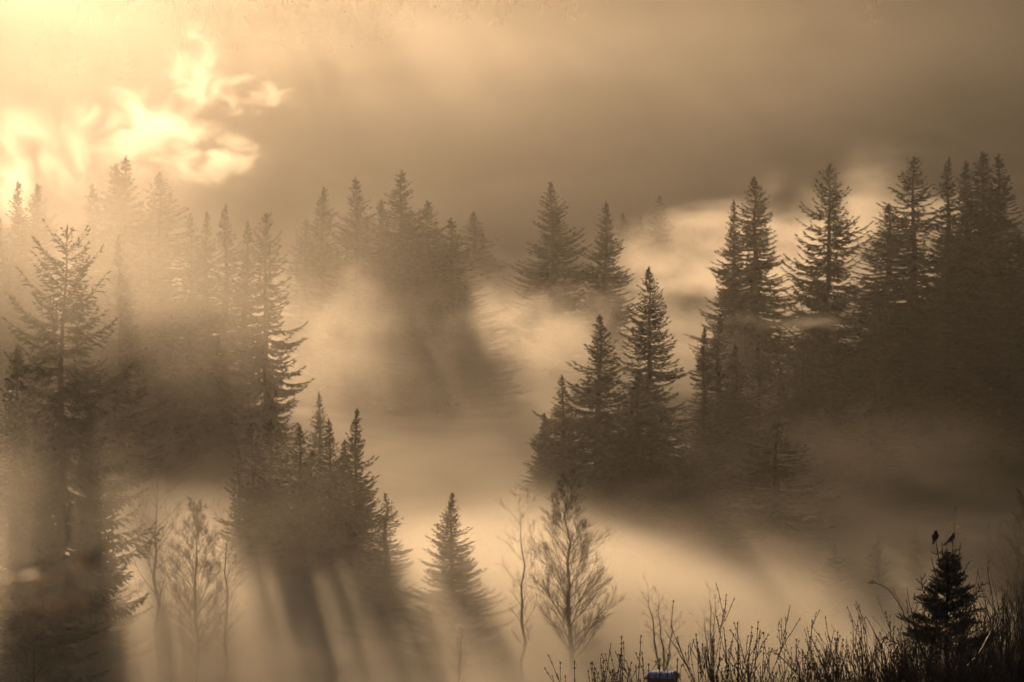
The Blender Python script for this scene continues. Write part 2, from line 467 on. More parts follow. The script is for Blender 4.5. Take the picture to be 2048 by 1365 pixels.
G_FRONT = 'spruces of the front clump casting shadow shafts'
FRONT = [
    ('small spruce at the outer left edge of the front clump', 484, 905, 270, 8, 140),
    ('thin spruce behind the left pair of the front clump', 502, 848, 276, 5, 140),
    ('bushy dark spruce, taller of the left pair in the front clump', 533, 838, 270, 0, 242),
    ('slim spruce alone in the middle of the front clump', 598, 848, 276, 5, 165),
    ('dense dark spruce left of the tallest in the front clump', 660, 838, 272, 1, 191),
    ('spiky spruce, tallest of the front clump at its right end', 708, 818, 270, 7, 191),
    ('added spruce deepening the shade behind the bushy one of the front clump', 572, 905, 280, 1, 195),  # added bulk behind the clump, deepens its shadow
    ('added spruce deepening the shade behind the middle of the front clump', 628, 900, 282, 3, 204),  # added at the back to darken the shadow shafts
    ('added shade spruce at the back right of the front clump', 690, 880, 281, 1, 212),  # added at the back right to thicken the clump's shadow
    ('added low shade spruce at the back left of the front clump', 520, 930, 282, 3, 204),  # added at the back left to thicken the clump's shadow
    ('low spruce in the middle front of the front clump', 610, 960, 268, 1, 195),
    ('tiny spruce tip in the haze above the front clump', 646, 784, 345, 5, 89),
    ('small faint spruce right below the front clump', 768, 986, 262, 8, 165),
    ('single misty spruce standing in the glow right of the front clump', 904, 986, 256, 7, 190),
]
for i, (lb, x, y, Y, k, w) in enumerate(FRONT): place_spruce(lb, x, y, Y, k, w, G_FRONT, rot=.2 + i * 2.3)

G_LOW = 'small ghostly saplings in the lower right mist'
LOW = [
    ('ghostly broad sapling directly behind the two perched birds', 1910, 1012, 300, 8, 90),
    ('ghostly thin sapling left of the perched birds', 1834, 1036, 296, 5, 60),
    ('ghostly sapling left of the thin one, barely visible', 1756, 1056, 292, 8, 80),
    ('ghostly sapling right of the broad one', 1974, 1046, 305, 5, 60),
    ('ghostly sapling second to the right of the broad one', 2004, 1042, 310, 5, 60),
    ('ghostly sapling at the right frame edge', 2044, 1020, 295, 8, 100),
    ('ghostly sapling farthest left of the birds, half drowned in mist', 1672, 1088, 285, 8, 110),
]
for i, (lb, x, y, Y, k, w) in enumerate(LOW): place_spruce(lb, x, y, Y, k, w, G_LOW, rot=.5 + i * 1.2)

G_HILL = 'faint spruces high on the far hillside'
HILL = [
    ('faintest tall spruce at the top left corner of the hillside', 92, 14, 1225, 0, 70),
    ('faint hillside spruce near the left edge, its tip above the frame', 156, 2, 1235, 2, 70),
    ('faint hillside spruce third from the left edge', 194, 10, 1245, 0, 80),
    ('faint hillside spruce above the curling bright wisp', 236, 22, 1230, 2, 60),
    ('faint hillside spruce over the right tip of the bright wisp', 470, 16, 1265, 0, 60),
    ('faint hillside spruce first of the upper middle row', 560, 8, 1275, 2, 55),
    ('faint hillside spruce second of the upper middle row', 590, 20, 1265, 0, 55),
    ('faint hillside spruce tallest of the upper middle row', 624, -8, 1285, 0, 70),
    ('faint hillside spruce right of the tallest upper middle one', 664, 24, 1265, 2, 60),
    ('faint hillside spruce fifth of the upper middle row', 704, 22, 1270, 0, 60),
    ('faint hillside spruce sixth of the upper middle row', 766, 10, 1275, 2, 55),
    ('faint hillside spruce last of the upper middle row', 812, 2, 1290, 0, 60),
]
for i, (lb, x, y, Y, k, w) in enumerate(HILL): place_spruce(lb, x, y, Y, k, w, G_HILL, rot=.5 + i * 1.2)

# ------------------------------------------------------------------ bare trees
G_BARE = 'leafless trees in the low mist'
place_bare('leafless egg-shaped birch, tallest bare tree at the centre bottom', 1145, 948, 240, 0, 1.15, G_BARE)
place_bare('spindly leafless tree with a tufted top left of the egg-shaped birch', 1046, 1022, 238, 1, 1.0, G_BARE, 1)
place_bare('small fan-shaped leafless tree in the mist left of the front clump', 390, 1000, 243, 0, 1.15, G_BARE, 2)
place_bare('crooked spreading leafless tree beside the huge old spruce', 312, 915, 246, 2, 1.15, G_BARE, .6)
place_bare('leafless tree half hidden at the left flank of the front clump', 452, 1040, 244, 1, 1.2, G_BARE, 3)
place_bare('knotty leafless tree with three stems above the blue roof', 1328, 1172, 226, 3, 1.3, G_BARE, .3)
place_bare('forked leafless tree fading out right of the three-stemmed one', 1424, 1174, 230, 3, 1.1, G_BARE, 2.4)
place_bare('brown leafless shrub at the bottom in the shadow shafts', 918, 1256, 225, 4, .75, G_BARE, 1.2, name='bare_shrub', cat='shrub')
place_bare('dim leafless tree at the right frame edge behind the saplings', 2046, 985, 246, 0, 1.0, G_BARE, 1.9)
place_bare('dark thin leafless tree low in the deep shade at lower left', 70, 1240, 150, 2, 1.0, G_BARE, 1.9)

# ------------------------------------------------------------------ far wood: one mass
def far_wood():
    rng = random.Random(5)
    mb = MB()
    for i in range(1300):
        y = 1245 + 215 * rng.random()
        hw = y * 0.205 + 25
        x = rng.uniform(-hw, hw)
        if x > -20 and rng.random() < min(.93, .35 + x / 130): continue
        if y < 1290 + 75 * noise.noise(Vector((x / 60, 2.2, 0))) : continue
        z = ground_z(x, y)
        h = rng.uniform(17, 28); r = h * rng.uniform(.17, .23)
        n = 7
        for k in range(n):
            t0 = k / n
            rr = r * (1 - t0) ** .8 * rng.uniform(.8, 1.15)
            zz = z + h * (.08 + .92 * t0); zt = z + h * (.08 + .92 * min(1, t0 + 1.7 / n))
            a0 = rng.uniform(0, 6)
            ax = Vector((x, y, zt))
            m = 6
            for q in range(m):
                a = a0 + q * 2 * math.pi / m
                r1 = rr * rng.uniform(.7, 1.25)
                p1 = Vector((x + math.cos(a - .38) * r1 * .5, y + math.sin(a - .38) * r1 * .5, zz + .25 * h / n))
                p2 = Vector((x + math.cos(a) * r1, y + math.sin(a) * r1, zz - rng.uniform(0, .5) * h / n))
                p3 = Vector((x + math.cos(a + .38) * r1 * .5, y + math.sin(a + .38) * r1 * .5, zz + .25 * h / n))
                mb.quad(ax, p1, p2, p3)
    o = link('forest', mb.mesh('forest', M_WOOD))
    tag(o, 'faint spruce wood along the top of the far hillside, drowned in haze', 'forest', kind='stuff')
far_wood()

# ------------------------------------------------------------------ foreground: blue spruce top
def bottle_twig(mb, nd, p0, d, l, r, rng):
    d = d.normalized()
    p1 = p0 + d * l + Vector((0, 0, .06 * l))
    mid = (p0 + p1) / 2 + Vector((0, 0, -.05 * l))
    mb.tube([p0, mid, p1], [.006, .005, .003], 4)
    m = max(10, int(l / .0045))
    for i in range(m):
        s = (i + rng.random()) / m
        p = (p0.lerp(mid, s * 2) if s < .5 else mid.lerp(p1, s * 2 - 1))
        sd = d.cross(rv(rng)).normalized()
        q = (sd + d * .75).normalized()
        ln = r * rng.uniform(.8, 1.25) * (1 if s < .9 else .8)
        w = d.cross(sd) * .0055
        nd.tri(p - w, p + w, p + q * ln * 1.5)

def small_spruce():
    rng = random.Random(77)
    Y = 40.0
    base_top = at(1893, 1120, Y)
    gz = ground_z(base_top.x, Y)
    root = link('small_spruce', None); root.location = (base_top.x, Y, gz)
    tag(root, 'dark blue-green young spruce top in the right foreground with two birds on it', 'spruce tree')
    K = Y / FOC
    H = base_top.z - gz
    tw = MB(); nd = MB(); tk = MB()
    tk.tube([(0, 0, -.3), (0, 0, H * .5), (.01, 0, H)], [.06, .045, .012], 7)
    def loc(px, py, dy=0): p = at(px, py, Y + dy); return p - Vector((base_top.x, Y, gz))
    # leaders (px from, to)
    for (a, b, c, d, dy) in [(1880, 1130, 1871, 1080, 0), (1905, 1140, 1906, 1084, .02), (1897, 1140, 1893, 1086, -.05), (1888, 1150, 1884, 1088, .05),
                             (1912, 1140, 1922, 1088, .03), (1916, 1160, 1940, 1124, -.03), (1873, 1160, 1863, 1118, .02), (1900, 1150, 1912, 1100, -.08)]:
        p, q = loc(a, b, dy), loc(c, d, dy); bottle_twig(tw, nd, p, q - p, (q - p).length, .021, rng)
    # side sprays on leaders
    for (a, b, c, d) in [(1875, 1110, 1862, 1104), (1876, 1108, 1886, 1101), (1879, 1122, 1892, 1118), (1906, 1105, 1920, 1098), (1906, 1116, 1924, 1108),
                         (1898, 1112, 1888, 1104), (1905, 1128, 1926, 1116), (1900, 1122, 1884, 1112)]:
        p, q = loc(a, b), loc(c, d); bottle_twig(tw, nd, p, q - p, (q - p).length, .020, rng)
    # whorls
    y = 1118.0
    while y < 1300:
        t = (y - 1118) / 180
        hw = 17 + 50 * min(1, t * 1.6) ** .8 + (45 if y > 1272 else 0)
        for b in range(8):
            a = rng.uniform(0, 2 * math.pi)
            L = hw * K * rng.uniform(.55, 1.12)
            p0 = loc(1895 + rng.uniform(-2, 2), y + rng.uniform(-4, 4))
            el = rad(28 - 22 * t + rng.uniform(-14, 14))
            d = Vector((math.cos(a) * math.cos(el), math.sin(a) * math.cos(el), math.sin(el)))
            bottle_twig(tw, nd, p0, d, L, .021, rng)
            k = 2 + int(L / .07)
            for j in range(k):
                s = .3 + .65 * (j + rng.random()) / k
                sd = d.cross(Vector((0, 0, 1))).normalized() * (1 if j % 2 else -1)
                bottle_twig(tw, nd, p0 + d * L * s, d * .8 + sd * .6 + Vector((0, 0, rng.uniform(-.15, .45))), L * (1.05 - s) * .55 + .04, .02, rng)
        y += 8.5
    # long boughs seen in the photograph: left bough, right bough, low wide boughs
    def bough(pts, n):
        P = [loc(*p) for p in pts]
        tw.tube(P, [.010 - .006 * i / (len(P) - 1) for i in range(len(P))], 5)
        for i in range(n):
            s = .15 + .85 * (i + rng.random() * .5) / n
            f = s * (len(P) - 1); k = min(len(P) - 2, int(f)); p = P[k].lerp(P[k + 1], f - k); fd = (P[k + 1] - P[k]).normalized()
            sd = (fd.cross(Vector((0, 1, 0))) * (1 if i % 2 else -1) + Vector((0, rng.uniform(-.6, .6), 0))).normalized()
            bottle_twig(tw, nd, p, fd * .75 + sd * .75, rng.uniform(.06, .12), .021, rng)
        bottle_twig(tw, nd, P[-2], P[-1] - P[-2], (P[-1] - P[-2]).length, .02, rng)
    bough([(1888, 1222), (1860, 1200), (1845, 1180), (1842, 1154)], 9)
    bough([(1888, 1228), (1855, 1212), (1826, 1198)], 7)
    bough([(1900, 1222), (1930, 1206), (1952, 1190), (1966, 1165)], 9)
    bough([(1900, 1250), (1935, 1212), (1962, 1190)], 7)
    bough([(1890, 1250), (1858, 1224), (1846, 1216)], 6)
    bough([(1890, 1290), (1850, 1282), (1800, 1290), (1768, 1276)], 16)
    bough([(1890, 1276), (1850, 1262), (1824, 1268)], 9)
    bough([(1900, 1290), (1950, 1262), (1985, 1238), (2003, 1216)], 13)
    bough([(1900, 1300), (1960, 1290), (2000, 1262)], 10)
    bough([(1890, 1310), (1830, 1310), (1780, 1316)], 12)
    # hanging cones
    cn = MB()
    for (a, b) in [(1866, 1195), (1861, 1188), (1868, 1238), (1934, 1214), (1858, 1232), (1941, 1218)]:
        c = loc(a, b, -.06); cn.ball(c, .014, 6, 6, None, 2.6)
    link('trunk', tk.mesh('small_spruce_trunk', M_BARK), root)
    link('twigs', tw.mesh('small_spruce_twigs', M_BUSH), root)
    link('needles', nd.mesh('small_spruce_needles', M_BLUENEEDLE), root)
    for i, (a, b) in enumerate([(1866, 1195), (1861, 1188), (1868, 1238), (1934, 1214), (1858, 1232), (1941, 1218)]):
        m = MB(); m.ball(loc(a, b, -.06), .013, 7, 7, None, 2.6)
        link('cone', m.mesh('spruce_cone', M_BUD), root)
small_spruce()

# ------------------------------------------------------------------ birds
def bird(label, px, py, Y, yaw, tilt, lookup):
    p = at(px, py, Y)
    root = link('bird', None); root.location = p; root.rotation_euler = (0, 0, yaw)
    tag(root, label, 'bird', 'birds perched on the spruce tip')
    me = bpy.data.meshes.new('bird_body')
    # skeleton: tail - rump - belly - breast - neck - head - crown
    V = [(-.075, 0, .012), (-.045, 0, .036), (-.012, 0, .062), (.016, 0, .092), (.022, 0, .116), (.030, 0, .134), (.036, 0, .136)]
    Rr = [(.011, .006), (.020, .020), (.036, .036), (.037, .036), (.026, .026), (.024, .024), (.016, .016)]
    c, s = math.cos(tilt), math.sin(tilt)
    V = [(x * c - z * s, y, x * s + z * c) for x, y, z in V]
    me.from_pydata(V, [(i, i + 1) for i in range(len(V) - 1)], [])
    o = bpy.data.objects.new('bird_body_tmp', me); COL.objects.link(o)
    md = o.modifiers.new('skin', 'SKIN'); md.use_smooth_shade = True
    for i, r in enumerate(Rr): me.skin_vertices[0].data[i].radius = r
    me.skin_vertices[0].data[2].use_root = True
    sb = o.modifiers.new('sub', 'SUBSURF'); sb.levels = 2; sb.render_levels = 2
    dg = bpy.context.evaluated_depsgraph_get(); dg.update()
    em = bpy.data.meshes.new_from_object(o.evaluated_get(dg)); em.materials.clear(); em.materials.append(M_FEATHER)
    bpy.data.objects.remove(o)
    b = link('body', em, root)
    R = Matrix(((c, 0, -s), (0, 1, 0), (s, 0, c)))
    hd = R @ Vector((.034, 0, .134))
    bk = MB(); d = Vector((.9, 0, .25 if lookup else -.12)).normalized()
    bk.tube([hd + d * .016, hd + d * .028, hd + d * .041], [.0065, .0045, .001], 6)
    link('beak', bk.mesh('beak', M_BEAK), root)
    tl = MB()
    for q in (-1, 0, 1):
        a = R @ Vector((-.05, q * .006, .03)); e = R @ Vector((-.128, q * .012, -.018))
        tl.tube([a, a.lerp(e, .6), e], [.009, .0085, .006], 5)
    link('tail', tl.mesh('tail', M_FEATHER), root)
    for sg in (-1, 1):
        w = MB()
        pts = [R @ Vector(q) for q in ((.016, sg * .034, .094), (-.012, sg * .037, .07), (-.045, sg * .024, .038), (-.085, sg * .010, .010))]
        w.tube(pts, [.012, .015, .011, .003], 6)
        link('wing', w.mesh('wing', M_FEATHER), root)
        l = MB(); l.tube([R @ Vector((-.004, sg * .014, .034)), (0, sg * .012, .0)], [.004, .003], 5)
        for a in (-.6, 0, .6): l.tube([(0, sg * .012, .001), (.016 * math.cos(a), sg * .012 + .016 * math.sin(a), .0)], [.0028, .0018], 4)
        link('leg', l.mesh('leg', M_BEAK), root)
        e = MB(); e.ball(hd + Vector((.008, sg * .019, .003)), .004, 6, 4)
        link('eye', e.mesh('eye', M_BEAK), root)
bird('round dark bird on the thin left leader of the small spruce, turned away', 1871, 1083, 40.0, rad(65), rad(4), False)
bird('dark bird leaning up to the right on the spruce tip beside the round one', 1904, 1087, 40.0, rad(18), rad(2), True)

# ------------------------------------------------------------------ foreground shrubs
def shrub(label, px0, px1, pytop, Y, n, seed, buds=True, spread=.5, group='leafless shrubs along the bottom edge', side=1.0, dY=1.5, hvar=.35, rw=.0032, tall=(), jit=.15):
    rng = random.Random(seed)
    xm = (px0 + px1) / 2
    c = at(xm, pytop, Y); gz = ground_z(c.x, Y)
    root = link('leafless_shrub', None); root.location = (c.x, Y, gz)
    tag(root, label, 'shrub', group)
    H = c.z - gz
    W = (px1 - px0) / FOC * Y
    st = MB(); bd = MB()
    def bud(p, d, r=.008):
        bd.ball(p, r, 5, 4, d, 1.7)
    def shoot(p, d, l, r, depth):
        k = 5
        pts = [p]; q = p.copy(); dd = d.normalized()
        for i in range(k):
            dd = (dd + rv(rng, .09) + Vector((0, 0, .07))).normalized()
            q = q + dd * (l / k); pts.append(q.copy())
        st.tube(pts, [max(.0022, r * (1 - .6 * i / k)) for i in range(k + 1)], 4)
        if buds and depth <= 1:
            bud(pts[-1], dd, .0058 * rng.uniform(.8, 1.3))
            nn = max(2, int(l / .09))
            for i in range(nn):
                f = (i + .5) / nn * k; kk = min(k - 1, int(f)); pp = pts[kk].lerp(pts[kk + 1], f - kk)
                sd = dd.cross(rv(rng)).normalized() * (r + .004)
                bud(pp + sd, (sd.normalized() + dd * 1.5), .0036); bud(pp - sd, (-sd.normalized() + dd * 1.5), .0036)
        if depth <= 0: return
        m = int(rng.uniform(4, 8) * side)
        for j in range(m):
            s = rng.uniform(.3, .98); f = s * k; kk = min(k - 1, int(f)); pp = pts[kk].lerp(pts[kk + 1], f - kk)
            sd = dd.cross(rv(rng)).normalized()
            shoot(pp, dd * rng.uniform(.7, 1.1) + sd * rng.uniform(.4, .75) + Vector((0, 0, .25)), l * rng.uniform(.22, .42), r * .62, depth - 1)
    for i in range(int(n * 1.7)):
        u = rng.uniform(-1, 1)
        bx = u * W * .32; by = rng.uniform(-dY, dY) * .5
        hh = H * (1 - hvar * rng.random() ** 1.3) * (1 - .28 * abs(u) ** 2)
        d = Vector((u * spread + rng.uniform(-jit, jit), rng.uniform(-.2, .2), 1))
        shoot(Vector((bx, by, -.1)), d, hh * .93, rw * 1.5, 2)
    for (tx, ty, bx_) in tall:     # single long shoots that stand out
        e = at(tx, ty, Y) - root.location
        b = Vector(((bx_ - xm) / FOC * Y, 0, .2)); mid = b.lerp(e, .55) + Vector((0, 0, .1))
        pts = [b, mid, mid.lerp(e, .5) + rv(rng, .008), e]
        st.tube(pts, [.0055, .0045, .004, .0025], 4)
        d = (e - mid).normalized()
        bud(e, d, .0075)
        for i in range(9):
            pp = mid.lerp(e, (i + .5) / 9); sd = d.cross(rv(rng)).normalized() * .007
            bud(pp + sd, sd.normalized() + d * 1.5, .0042); bud(pp - sd, -sd.normalized() + d * 1.5, .0042)
    link('twigs', st.mesh('shrub_twigs', M_BUSH), root)
    if buds: link('buds', bd.mesh('shrub_buds', M_BUD), root)['kind'] = 'stuff'
    return root

shrub('leafless budded shrub left of the blue roof at the bottom edge', 1180, 1285, 1325, 24, 16, 1, spread=.1, jit=.06, tall=[(1243, 1275, 1250), (1282, 1273, 1255), (1242, 1299, 1240)])
shrub('few thin bare shoots standing up around the blue roof', 1290, 1365, 1362, 22, 3, 2, side=.3, spread=.1, jit=.05, tall=[(1297, 1330, 1310), (1319, 1320, 1325), (1336, 1311, 1326), (1355, 1320, 1340), (1354, 1334, 1356)])
shrub('forked leafless shrub with two tall budded tips, bottom centre right', 1385, 1530, 1308, 24, 26, 3, spread=.12, jit=.06, tall=[(1475, 1247, 1480), (1516, 1245, 1490), (1451, 1281, 1470), (1395, 1286, 1415), (1428, 1282, 1415), (1528, 1296, 1500)])
shrub('low dense leafless shrub between the forked one and the dark thicket', 1560, 1700, 1346, 25, 34, 4, spread=.15, jit=.07, tall=[(1605, 1305, 1610), (1615, 1306, 1618), (1582, 1318, 1600), (1673, 1280, 1680)])
shrub('tangled brown shrub at the left end of the dark thicket', 1650, 1850, 1306, 27, 40, 5, spread=.6, tall=[(1722, 1264, 1740), (1706, 1282, 1720), (1727, 1255, 1780), (1787, 1256, 1800)])
shrub('dense dark thicket in front of the small spruce foot', 1790, 1960, 1290, 29, 95, 6, spread=.5, buds=False, hvar=.3)
shrub('tall wiry thicket shrub right of the small spruce', 1920, 2060, 1256, 31, 90, 7, spread=.45, buds=False, hvar=.4, tall=[(1985, 1192, 1990), (2007, 1202, 2000), (2014, 1205, 2010), (1962, 1230, 1970)])
shrub('wiry thicket shrub cut by the right frame edge', 2000, 2120, 1244, 28, 80, 8, spread=.45, buds=False, hvar=.4, tall=[(2036, 1192, 2060), (2044, 1228, 2040)])
shrub('lower front thicket filling the bottom right corner', 1850, 2080, 1300, 22, 130, 9, spread=.55, buds=False, hvar=.3)
shrub('lower front thicket under the tangled brown shrub', 1700, 1880, 1318, 23, 90, 10, spread=.5, buds=True, hvar=.3)
shrub('dark undergrowth thicket behind the small spruce', 1830, 2000, 1300, 44, 90, 12, spread=.5, buds=False, hvar=.3)
shrub('dark undergrowth thicket behind the wiry thicket at right', 1960, 2140, 1265, 42, 90, 13, spread=.5, buds=False, hvar=.3)
shrub('brown undergrowth thicket behind the tangled shrub', 1730, 1870, 1320, 40, 60, 14, spread=.5, buds=False, hvar=.3)
shrub('single thin shoot rising left of the budded shrub', 1140, 1190, 1345, 23, 2, 11, side=.3, tall=[(1149, 1325, 1160)])

def arching_stem(label, pts, Y, hips, leaf=False, name='rose_stem', cat='rose stem'):
    rng = random.Random(int(pts[0][0]))
    e = at(*pts[-1], Y); gz = ground_z(e.x, Y)
    root = link(name, None); root.location = (e.x, Y, gz)
    tag(root, label, cat)
    P = [at(a, b, Y) - root.location for a, b in pts]
    P.append(Vector((P[-1].x + .1, 0, -.1)))
    # smooth the polyline
    Q = []
    for i in range(len(P) - 1):
        p0, p1, p2, p3 = P[max(i - 1, 0)], P[i], P[i + 1], P[min(i + 2, len(P) - 1)]
        for k in range(5):
            t = k / 5
            Q.append(.5 * ((2 * p1) + (p2 - p0) * t + (2 * p0 - 5 * p1 + 4 * p2 - p3) * t * t + (3 * p1 - p0 - 3 * p2 + p3) * t ** 3))
    Q.append(P[-1])
    n = len(Q)
    m = MB(); m.tube(Q, [.0035 + .005 * i / n for i in range(n)], 5)
    for (hx, hy, sx, sy) in hips: 
        a, b = at(sx, sy, Y) - root.location, at(hx, hy, Y) - root.location
        m.tube([a, a.lerp(b, .6) + Vector((0, 0, .006)), b], [.0025, .002, .0018], 4)
    link('stem', m.mesh('stem', M_BUSH), root)
    for (hx, hy, sx, sy) in hips:
        b = at(hx, hy, Y) - root.location
        h = MB()
        if leaf:
            for q in range(2):
                d = rv(rng).normalized(); s = d.cross(rv(rng)).normalized()
                h.quad(b, b + d * .014 + s * .009, b + d * .034 + Vector((0, 0, -.006)), b + d * .014 - s * .009)
            link('leaf', h.mesh('leaf', M_LEAF), root)
        else:
            h.ball(b, .0085, 7, 6, rv(rng), 1.35)
            c = b + Vector((rng.uniform(-.004, .004), 0, .011)); h.tube([c, c + Vector((.002, 0, .008))], [.003, .0006], 4)
            link('rose_hip', h.mesh('rose_hip', M_HIP), root)

arching_stem('thin arching rose stem with red hips at its drooping tip', [(1748, 1166), (1775, 1178), (1800, 1212), (1812, 1240), (1832, 1285)], 33,
             [(1737, 1166, 1748, 1166), (1742, 1163, 1748, 1166), (1745, 1167, 1750, 1167), (1747, 1162, 1752, 1167), (1811, 1247, 1813, 1243), (1816, 1246, 1814, 1244), (1740, 1168, 1748, 1166)])
arching_stem('short rose shoot with a cluster of red hips right of the spruce', [(1946, 1226), (1938, 1240), (1925, 1256)], 33,
             [(1940, 1231, 1943, 1231), (1945, 1226, 1946, 1228), (1950, 1224, 1946, 1228), (1954, 1229, 1947, 1229), (1949, 1232, 1945, 1230), (1943, 1235, 1942, 1234), (1953, 1222, 1946, 1228), (1946, 1221, 1946, 1228)])
arching_stem('rose shoot with red hips against the dark spruce foot', [(1894, 1262), (1889, 1275), (1880, 1290)], 28,
             [(1892, 1258, 1894, 1262), (1897, 1263, 1893, 1264), (1890, 1267, 1892, 1268), (1880, 1290, 1884, 1284), (1885, 1288, 1884, 1286), (1893, 1268, 1892, 1268)])
arching_stem('slanting twin shoot with three small yellow leaves at its tip', [(1551, 1306), (1565, 1318), (1590, 1345), (1600, 1364)], 24,
             [(1538, 1305, 1549, 1305), (1545, 1302, 1550, 1305), (1548, 1309, 1552, 1307), (1553, 1303, 1552, 1306)], leaf=True, name='leafy_shoot', cat='shoot')

def near_twig(label, pts, Y, leaves, seed):
    rng = random.Random(seed)
    e = at(pts[0][0], pts[0][1], Y); root = link('leafy_twig', None); root.location = e
    tag(root, label, 'twig', 'blurred twigs close to the camera')
    P = [at(a, b, Y + c) - e for a, b, c in pts]
    m = MB(); m.tube(P, [.0018 - .001 * i / (len(P) - 1) for i in range(len(P))], 6)
    for i in range(7):
        k = rng.randrange(1, len(P) - 1); d = (P[k + 1] - P[k]).normalized()
        q = P[k].lerp(P[k + 1], rng.random()); m.tube([q, q + d * .02 + rv(rng, .012), q + d * .05 + rv(rng, .02)], [.0016, .0013, .001], 4)
    link('twig', m.mesh('near_twig', M_BUSH), root)
    for (a, b, r) in leaves:
        c = at(a, b, Y + rng.uniform(-.04, .04)) - e
        r *= .5; h = MB(); d = Vector((rng.uniform(-1, 1), rng.uniform(-.5, .5), rng.uniform(-1, 1))).normalized(); sd = d.cross(Vector((0, 1, .3))).normalized()
        n = d.cross(sd)
        h.tri(c - d * r, c + sd * r * .6 + n * r * .15, c + d * r); h.tri(c - d * r, c + d * r, c - sd * r * .6 + n * r * .15)
        link('leaf', h.mesh('near_leaf', M_NEARLEAF), root)
near_twig('blurred level twig with pale leaf spots at the left edge, the upper one', [(-60, 1165, 0), (10, 1160, .05), (80, 1148, .1), (150, 1128, .12), (190, 1112, .16)], 3.0, [(4, 1172, .010), (30, 1165, .008), (78, 1162, .010), (148, 1142, .009), (20, 1150, .008), (164, 1124, .008), (60, 1142, .006), (112, 1150, .007)], 3)
near_twig('blurred level twig with pale leaf spots at the left edge, the lower one', [(-60, 1215, 0), (20, 1212, .05), (100, 1208, .08), (210, 1204, .12)], 3.1, [(35, 1206, .009), (70, 1212, .009), (120, 1208, .010), (165, 1206, .010), (90, 1198, .008), (10, 1200, .008), (140, 1196, .006)], 4)

# ------------------------------------------------------------------ little shed with the blue arched roof
def shed():
    Y = 150.0
    c = at(1325, 1353, Y); gz = ground_z(c.x, Y)
    root = link('garden_shed', None); root.location = (c.x, Y, gz); root.rotation_euler = (0, 0, rad(-14))
    tag(root, 'small hut with a blue arched sheet roof showing at the bottom edge', 'shed')
    K = Y / FOC; hw = 27 * K; ez = c.z - gz; dp = .55
    def box(mb, x0, x1, y0, y1, z0, z1):
        p = [Vector(q) for q in ((x0, y0, z0), (x1, y0, z0), (x1, y1, z0), (x0, y1, z0), (x0, y0, z1), (x1, y0, z1), (x1, y1, z1), (x0, y1, z1))]
        for q in ((0, 3, 2, 1), (4, 5, 6, 7), (0, 1, 5, 4), (1, 2, 6, 5), (2, 3, 7, 6), (3, 0, 4, 7)): mb.quad(*[p[i] for i in q])
    w = MB(); box(w, -hw, hw, -dp, dp, -.4, ez - .03)
    link('wall', w.mesh('shed_wall', M_WALLWOOD), root)
    r = MB(); n = 10; rise = 11 * K
    for i in range(n):
        a0 = math.pi * i / n; a1 = math.pi * (i + 1) / n
        def pt(a, x): return Vector((x, -math.cos(a) * (dp + .12), ez + math.sin(a) ** .8 * rise))
        def xx(a): return hw * (1.12 - .28 * math.sin(a))
        r.quad(pt(a0, -xx(a0)), pt(a0, xx(a0)), pt(a1, xx(a1)), pt(a1, -xx(a1)))
    ro = link('roof', r.mesh('shed_roof', M_ROOF), root)
    e = MB()
    box(e, -hw * 1.22, hw * 1.22, -dp - .16, dp + .16, ez - .07, ez - .01)
    link('eave', e.mesh('shed_eave', M_WALLWOOD), root)
    g = MB()
    for sgn in (-1, 1):
        nn = 10
        for i in range(nn):
            a0 = math.pi * i / nn; a1 = math.pi * (i + 1) / nn
            x0 = sgn * hw * (1.12 - .28 * math.sin(a0)); x1 = sgn * hw * (1.12 - .28 * math.sin(a1))
            p0 = Vector((x0, -math.cos(a0) * (dp + .12), ez + math.sin(a0) ** .8 * rise)); p1 = Vector((x1, -math.cos(a1) * (dp + .12), ez + math.sin(a1) ** .8 * rise))
            g.quad(p0, p1, Vector((sgn * hw * 1.12, p1.y, ez - .005)), Vector((sgn * hw * 1.12, p0.y, ez - .005)))
    link('gable', g.mesh('shed_gable', M_WALLWOOD), root)
shed()

# ------------------------------------------------------------------ air: haze box and fog
def haze():
    m, nt, N, L = new_mat('haze_air')
    out = N.new('ShaderNodeOutputMaterial'); pv = N.new('ShaderNodeVolumePrincipled')
    pv.inputs['Color'].default_value = (.96, .93, .84, 1)
    pv.inputs['Density'].default_value = HAZE
    pv.inputs['Anisotropy'].default_value = G
    L.new(pv.outputs[0], out.inputs['Volume'])
    m.cycles.homogeneous_volume = True
    mb = MB()
    x0, x1, y0, y1, z0, z1 = -1760, 1760, -360, 3800, -48, 262
    p = [Vector(q) for q in ((x0, y0, z0), (x1, y0, z0), (x1, y1, z0), (x0, y1, z0), (x0, y0, z1), (x1, y0, z1), (x1, y1, z1), (x0, y1, z1))]
    mb.v = p; mb.f = [(0, 3, 2, 1), (4, 5, 6, 7), (0, 1, 5, 4), (1, 2, 6, 5), (2, 3, 7, 6), (3, 0, 4, 7)]
    o = link('haze', mb.mesh('haze', m)); tag(o, 'warm backlit haze filling the valley air', 'haze', kind='stuff')



